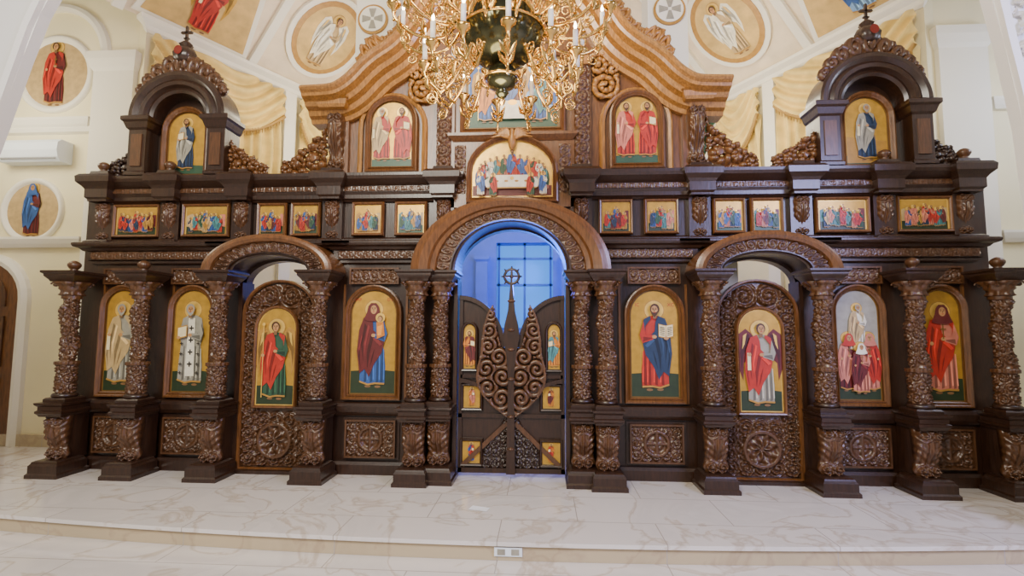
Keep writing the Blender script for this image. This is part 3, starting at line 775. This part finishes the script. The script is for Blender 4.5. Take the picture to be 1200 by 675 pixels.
for i, s in enumerate((1, -1)):
    m = MB(); m.box(min(s*2.45, s*3.1), max(s*2.45, s*3.1), 3.57, 3.6, 1.5, 3.0, 'plastic_white'); m.box(min(s*2.5, s*3.05), max(s*2.5, s*3.05), 3.55, 3.57, 1.55, 2.95, 'pane_blue'); m.box(s*2.775-.02, s*2.775+.02, 3.54, 3.56, 1.5, 3, 'plastic_white'); st_(m, 'window_%d' % (i+2))
m = MB()
for s in (1, -1): m.rect(s*.75-.1, s*.75+.1, 3.5, 3.6, [(0, 0), (0, 2.7), (.03, 2.74), (.03, 2.8)], 'apse_blue_glow')
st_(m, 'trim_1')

def M(o, ex, ez):
    ex = Vector(ex).normalized(); ez = Vector(ez).normalized(); ey = ez.cross(ex)
    R = Matrix((ex, ey, ez)).transposed().to_4x4(); R.translation = Vector(o); return R
XA = 4.93
DL = math.hypot(XA-3.4, 2.8)
al = math.radians(38)
for s in (1, -1):
    A = Vector((s*XA, .8, 0)); C = Vector((s*3.4, 3.6, 0)); d = (C-A).normalized()
    inn = Vector((-s*abs(d.y), -abs(d.x), 0)).normalized()
    if s < 0: o, ex = A, d
    else: o, ex = C, -d
    side = 'left' if s < 0 else 'right'
    fl = lambda a: a if s < 0 else DL-a
    m = MB(); m.box(0, DL, 0, .2, 0, 5.6, 'plaster'); mw = M(o, ex, (0, 0, 1)); m.build('wall_%s' % side, kind='structure', mw=mw)
    m = MB(); m.rect(0, DL, -.02, 0, [(0, 5.42), (.03, 5.45), (.05, 5.5), (.12, 5.55), (.12, 5.6)], 'plaster_white')
    a0, a1 = sorted((fl(2.0), fl(2.2))); m.rect(a0, a1, -.08, 0, [(0, 2), (0, 5.42)], 'plaster_white'); m.build('trim_2', kind='structure', mw=mw)
    for (u0, u1) in ((.04, 1.95), (2.25, 3.1)):
        b0, b1 = sorted((fl(u0), fl(u1))); m = MB(); wv = b1-b0
        def fn(X, Z):
            t = (X-b0)/wv; sag = .55*4*(t-.5)**2
            zz = Z-sag; sw = .5+.5*np.sin(zz*2*pi/.21+np.sin(X*6))
            sw = sw**.6
            vert = .5+.5*np.sin(X*2*pi/.17+.8*np.sin(Z*4)+.6*np.sin(X*17))
            return np.where(Z > 4.45+sag*.9, sw*1.1+.45, vert)
        hfield(m, b0, b1, 3.2, 5.38, -.03, .10, fn, 'drape', .022)
        pts = [(b0+wv*t, -.15, 4.45+.495*4*(t-.5)**2) for t in np.linspace(0, 1, 30) if 4.45+.495*4*(t-.5)**2 < 5.4]; m.tube(pts, .028, 6, 'drape_trim')
        for t in np.linspace(.02, .98, 40):
            z = 4.45+.495*4*(t-.5)**2
            if z < 5.38: m.tube([(b0+wv*t, -.15, z), (b0+wv*t, -.15, z-.09)], [.014, .006], 5, 'drape_trim')
        m.build('painted_drapery', label='gold-yellow draped curtain with swagged folds on the wall', cat='drapery', group='gold wall draperies', mw=mw)
    up = (inn*math.cos(al)+Vector((0, 0, math.sin(al))))
    o2 = o+Vector((0, 0, 5.6)); mv = M(o2, ex, up)
    m = MB(); m.box(-1.2, DL+1.2, 0, .1, 0, 4.5, 'vault'); m.build('ceiling', kind='structure', mw=mv)
    m = MB()
    for q in (-.35, 1.40, 3.05):
        qq = fl(q); m.box(qq-.06, qq+.06, -.06, 0, 0, 4.4, 'plaster_white')
    m.build('trim_3', kind='structure', mw=mv)
    p = MB(); c0 = fl(.55)
    p.prism([(c0-.76, .06), (c0+.76, .06), (c0+.50, 1.5), (c0-.50, 1.5)], -.02, 0, 'plaster_white'); p.prism([(c0-.68, .13), (c0+.68, .13), (c0+.43, 1.42), (c0-.43, 1.42)], -.03, -.02, 'mural_gold')
    figure(p, c0, .15, .98, 'red' if s < 0 else 'sky', 'red' if s < 0 else 'blue', y=-.034, wings='gold', item='scroll'); p.build('ceiling_mural', label='framed vault mural of a robed winged figure on ochre', cat='mural', mw=mv)
    p = MB(); c1 = fl(2.2)
    el = lambda rx, rz, o_: [(c1+rx*math.cos(t), 1.0+rz*math.sin(t)) for t in np.linspace(0, 2*pi, 33)[:-1]]
    p.prism(el(.62, .72, 0), -.05, 0, 'plaster_white'); p.prism(el(.54, .64, 0), -.06, -.05, 'ochre'); p.prism(el(.46, .56, 0), -.062, -.06, 'mural_gold')
    figure(p, c1, .5, .95, 'sand', 'white', y=-.064, wings='white'); p.build('ceiling_medallion', label='oval vault medallion with winged angel on gold', cat='mural', group='oval vault medallions', mw=mv)
    m = MB(); m.rect(s*1.98-.26, s*1.98+.26, 1.2, 1.6, [(0, 3.0), (0, 7.2)], 'plaster_white'); st_(m, 'trim_4')
    m = MB(); cx, cz = s*2.0, 5.74
    m.prism([(cx+.21*math.cos(t), cz+.21*math.sin(t)) for t in np.linspace(0, 2*pi, 33)[:-1]], 1.17, 1.2, 'ochre'); m.prism([(cx+.18*math.cos(t), cz+.18*math.sin(t)) for t in np.linspace(0, 2*pi, 33)[:-1]], 1.16, 1.17, 'plaster_white')
    for k in range(4):
        a = k*pi/2; P = lambda r, t: (cx+r*math.cos(a+t), cz+r*math.sin(a+t))
        m.prism([P(.03, .6), P(.03, -.6), P(.15, -.35), P(.15, .35)], 1.15, 1.16, 'grey')
    m.build('trim_9', kind='structure')
    m = MB(); m.box(min(s*XA, s*11), max(s*XA, s*11), .9, 1.1, 0, 8, 'plaster'); st_(m, 'wall_%s' % side)
    m = MB(); m.rect(s*5.35-.28, s*5.35+.28, .8, .9, [(.04, 0), (.04, .2), (0, .24), (0, 4.9), (.03, 4.95), (.06, 5.05), (.06, 5.15)], 'plaster_white')
    for z in (2.55, 4.15): m.rect(min(s*5.7, s*11), max(s*5.7, s*11), .84, .9, [(0, z), (.03, z+.04), (.06, z+.1), (.06, z+.13)], 'plaster_white')
    st_(m, 'trim_5')
    m = MB(); m.box(min(s*XA, s*11), max(s*XA, s*11), .85, .9, 0, .15, 'marble_edge'); st_(m, 'baseboard_%s' % side)
def medallion(x, z, r, y, drawn, label):
    p = MB(); C = lambda q: [(q*math.cos(t), q*math.sin(t)) for t in np.linspace(0, 2*pi, 41)[:-1]]
    p.rings([[(a, yy, b) for a, b in C(q)] for q, yy in ((r*1.22, 0), (r*1.2, -.04), (r*1.12, -.05), (r*1.05, -.03), (r, -.01))], 'plaster_white', True)
    p.flat(C(r*1.02), -.011, 'sand'); drawn(p); p.build('wall_medallion', label=label, cat='mural', loc=(x, y, z))
medallion(-6.42, 3.05, .36, .9, lambda p: figure(p, 0, -.36, .74, 'maroon', 'blue', y=-.013, veil='blue'), 'round plaster-framed mural of a veiled woman in blue')
medallion(-6.25, 4.92, .45, .9, lambda p: figure(p, 0, -.45, .92, 'maroon', 'red', y=-.013, item='cross'), 'round plaster-framed mural of a crowned saint in red')
m = MB(); frame(m, 1.3, 1.6, .65, [(0, 0), (0, -.05), (.05, -.07), (.1, -.05), (.12, 0)], 'plaster_white', cx=-6.25, z0=4.2, y0=.9, n=30); st_(m, 'trim_6')
e = empty('air_conditioner', None, 'white split air conditioner unit mounted on the cream wall', 'air conditioner', (-6.35, .9, 3.66))
m = MB(); pr = [(0, 0), (-.16, 0), (-.21, .05), (-.23, .14), (-.22, .24), (-.17, .29), (0, .29)]
m.rings([[(x, y, z) for y, z in pr] for x in (-.42, .42)], 'plastic_white'); m.add([(-.42, y, z) for y, z in pr], [tuple(range(7))], 'plastic_white'); m.add([(.42, y, z) for y, z in pr], [tuple(range(7))], 'plastic_white'); m.build('body', e)
m = MB(); m.box(-.38, .38, -.205, -.19, .03, .055, 'plastic_gray'); m.build('vent', e)
m = MB(); m.prism([(a-6.95, b) for a, b in outline(.95, 2.35, .475, 16)], .86, .9, 'wood_mid')
for z in (.2, 1.0): m.prism([(a-6.95, b+z) for a, b in outline(.6, .65, .0)], .84, .86, 'wood_carved')
m.prism([(a-6.95, b+1.78) for a, b in outline(.6, .42, .3)], .84, .86, 'wood_carved')
frame(m, .95, 2.35, .475, [(0, 0), (0, -.06), (.06, -.08), (.12, -.05), (.13, 0)], 'plaster_white', cx=-6.95, y0=.9); st_(m, 'door_1')
for s, name, edge in ((-1, 'wall_left', [(-4.8, 0), (-4.78, 2.2), (-4.6, 2.8), (-4.45, 3.3), (-4.28, 3.9), (-4.15, 4.3), (-3.8, 5.0), (-3.0, 6.0), (-2, 6.6)]), (1, 'wall_right', [(4.12, 0), (4.10, 2.2), (4.05, 3.1), (3.95, 3.8), (3.86, 4.3), (3.6, 5.0), (3.0, 5.9), (2, 6.6)])):
    m = MB(); m.prism([(s*10, 0)]+edge+[(s*2, 8), (s*10, 8)], -1.30, -1.2, 'pier_white'); st_(m, name)
    m = MB(); ribbon(smoothpath(edge), [(0, -1.30), (0, -1.35), (-.05*1, -1.36), (-.07, -1.33), (-.09, -1.30)], 'pier_white', m); st_(m, 'trim_7')
m = MB(); cs = [(4.16+(.05 if k % 2 else -.05), 2.5+k*.20, .15, 1 if k % 2 else -1) for k in range(16)]
hfield(m, 3.96, 4.38, 2.5, 5.2, -1.305, .07, lambda X, Z: scroll_h(X, Z, cs, 1.6), 'pier_relief', .010, lambda X, Z, H: (H > .22) & (X > np.interp(Z, [3.1, 4.3, 5.2], [4.11, 3.96, 3.9])))
m.build('trim_8', kind='structure')

# ================================================================== small floor objects
m = MB(); m.add([(-.30, -1.0, .004), (-.14, -1.04, .004), (-.12, -.95, .004), (-.27, -.92, .010)], [(0, 1, 2, 3)], 'paper'); m.build('paper_sheet', label='small white paper sheet lying on the marble platform', cat='paper')
m = MB(); m.box(-.02, .18, -1.615, -1.60, -.105, -.045, 'plastic_white')
for x in (.03, .13): m.box(x-.028, x+.028, -1.618, -1.615, -.095, -.055, 'grey')
m.build('outlet_plate', label='white electrical outlet plate set in the step riser', cat='outlet')
e = empty('potted_plant', None, 'small green potted plant behind the screen cornice', 'plant', (2.15, .5, 3.3))
m = MB(); m.lathe(0, 0, [(.06, 0), (.08, .15), (.085, .16)], 16, 'plaster_white'); m.build('pot', e)
m = MB()
for k in range(40):
    a = RG.uniform(0, 6.28); L = RG.uniform(.3, .62); r = RG.uniform(.05, .25)
    m.tube([(0, 0, .15), (r*.5*math.cos(a), r*.5*math.sin(a), .15+L*.8), (r*math.cos(a), r*math.sin(a), .15+L)], [.006, .02, .002], 5, 'leaf')
m.build('foliage', e, kind='stuff')
m = MB(); m.box(-.3, .3, -.2, .2, -3.3, 0, 'plaster'); m.build('stand', e)

# ================================================================== CHANDELIER
ch = empty('chandelier', None, 'large ornate brass chandelier with dark bronze bowl and white candles', 'chandelier', (.03, -1.8, 3.52))
m = MB(); m.lathe(0, 0, [(0, -.34), (.03, -.33), (.05, -.30), (.03, -.27), (.09, -.25), (.115, -.19), (.10, -.13), (.05, -.10), (.06, -.09)], 32, 'bronze_dark')
m.lathe(0, 0, [(.06, -.09), (.18, -.05), (.27, .03), (.305, .13), (.30, .22), (.27, .27), (.2, .3), (.08, .33), (.06, .4)], 40, 'bronze_dark')
m.build('bowl', ch)
m = MB()
for r, z in ((.31, .15), (.285, .25), (.12, -.19)):
    m.tube([(r*math.cos(t), r*math.sin(t), z) for t in np.linspace(0, 2*pi, 41)], .012, 6, 'brass')
m.lathe(0, 0, [(.06, .38), (.10, .42), (.05, .48), (.04, .6), (.09, .66), (.12, .74), (.05, .82), (.03, .95), (.03, 2.6)], 24, 'brass'); m.lathe(0, 0, [(0, -.40), (.02, -.38), (.028, -.355), (.01, -.335)], 14, 'brass')
m.build('stem', ch)
def arm_mesh(R, z, zc):
    m = MB(); P = [(.28, z+.10), (.34, z-.04), (.44, z-.15), (R*.8, z-.15), (R-.02, z-.06), (R, z)]
    sp_ = smoothpath(P, 5); m.tube([(x, 0, q) for x, q in sp_], .012, 7, 'brass')
    def curl(cx, cz, r, ch_, st0, turns=1.4, th=.007):
        m.tube([(cx+r*(1-t/(turns*2*pi)*.8)*math.cos(st0+ch_*t), 0, cz+r*(1-t/(turns*2*pi)*.8)*math.sin(st0+ch_*t)) for t in np.linspace(0, turns*2*pi, 26)], th, 5, 'brass')
    curl(.42, z-.04, .065, 1, -1.57); curl(R*.78, z-.06, .06, -1, -1.57); curl(R*.9, z-.19, .045, 1, 1.57); curl(.5, z-.21, .045, -1, 1.57); curl(R*.6, z+.05, .05, 1, -1.57)
    for x in (.40, R*.72, R*.93):
        for a in (-1, 1):
            m.tube([(x, 0, z-.14), (x+.02, a*.03, z-.11), (x+.01, a*.055, z-.05)], [.006, .018, .003], 5, 'brass')
    return m
def candle_meshes():
    a = MB(); a.lathe(0, 0, [(0, -.05), (.015, -.045), (.02, -.02), (.045, .0), (.052, .02), (.045, .022), (.018, .01), (.018, .03), (.0, .03)], 14, 'brass')
    a.tube([(0, 0, -.05), (0, 0, -.09)], [.008, .003], 6, 'brass'); a.lathe(0, 0, [(0, -.115), (.010, -.105), (.012, -.095), (0, -.085)], 8, 'brass')
    b = MB(); b.lathe(0, 0, [(.017, .02), (.0175, .16), (.010, .165), (0, .166)], 12, 'candle')
    c = MB(); c.lathe(0, 0, [(0, .165), (.010, .175), (.012, .19), (.007, .21), (0, .225)], 8, 'flame')
    return a, b, c
tiers = [(.56, -.16, 12, 0.15), (.78, .22, 16, .26), (.54, .62, 10, .1)]
cm = None
for R, z, n, off in tiers:
    am = None
    for k in range(n):
        t = off+2*pi*k/n
        if am is None: am = arm_mesh(R, z, 0).build('arm', ch); a_ = am
        else: a_ = am.copy(); COL.objects.link(a_); a_.parent = ch
        a_.rotation_euler = (0, 0, t)
        pos = (R*math.cos(t), R*math.sin(t), z+.04)
        if cm is None:
            c_ = empty('candle', ch, loc=pos); ms = [q.build(nn, c_) for q, nn in zip(candle_meshes(), ('drip_cup', 'wax', 'flame_bulb'))]; cm = c_
        else:
            c_ = cm.copy(); COL.objects.link(c_); c_.parent = ch; c_.location = pos
            for p in ms: q = p.copy(); COL.objects.link(q); q.parent = c_

# ================================================================== LIGHTS
def area(name, loc, target, size, power, col, sy=None):
    l = bpy.data.lights.new(name, 'AREA'); l.energy = power; l.color = col; l.size = size
    o = bpy.data.objects.new(name, l); COL.objects.link(o); o.location = loc
    o.rotation_euler = (Vector(target)-Vector(loc)).to_track_quat('-Z', 'Y').to_euler(); return o
def point(name, loc, power, col, r=.15):
    l = bpy.data.lights.new(name, 'POINT'); l.energy = power; l.color = col; l.shadow_soft_size = r
    o = bpy.data.objects.new(name, l); COL.objects.link(o); o.location = loc
area('nave_daylight', (-2, -8.0, 6.0), (0, 0, 1.8), 3, 780, (1, .93, .80))
area('nave_cool', (5.5, -6.0, 4.0), (3.5, 0, 1), 2, 420, (.50, .52, 1.0))
point('chandelier_light', (0, -1.5, 4.9), 140, (1, .76, .46), .3)
point('chandelier_light', (0, -1.9, 3.0), 42, (1, .80, .52), .25)
for s in (1, -1): point('sanctuary_light', (s*2.4, 1.9, 4.6), 115, (1, .89, .66), .4)
point('apse_light', (0, 2.4, 2.6), 70, (.04, .16, 1.0), .3)
point('apse_fill', (0, .45, 2.0), 34, (.04, .12, 1.0), .12)
for s in (1, -1): point('side_chapel', (s*6.4, -.4, 4.2), 95, (1, .91, .70) if s < 0 else (.72, .78, 1), .4)
w = bpy.data.worlds.new('World'); bpy.context.scene.world = w; w.use_nodes = True
w.node_tree.nodes['Background'].inputs[0].default_value = (1, .95, .90, 1); w.node_tree.nodes['Background'].inputs[1].default_value = .32

# ================================================================== CAMERA
cd = bpy.data.cameras.new('Camera'); cam = bpy.data.objects.new('Camera', cd); COL.objects.link(cam)
cd.sensor_width = 36; cd.lens = 18; cd.clip_start = .05
th = math.radians(3.5)
R = Matrix.Rotation(th, 4, 'Z') @ Matrix.Rotation(math.radians(90+4.7), 4, 'X') @ Matrix.Rotation(math.radians(.26), 4, 'Z')
R.translation = Vector((5.4*math.sin(th), -5.4*math.cos(th), 1.5)); cam.matrix_world = R
bpy.context.scene.camera = cam
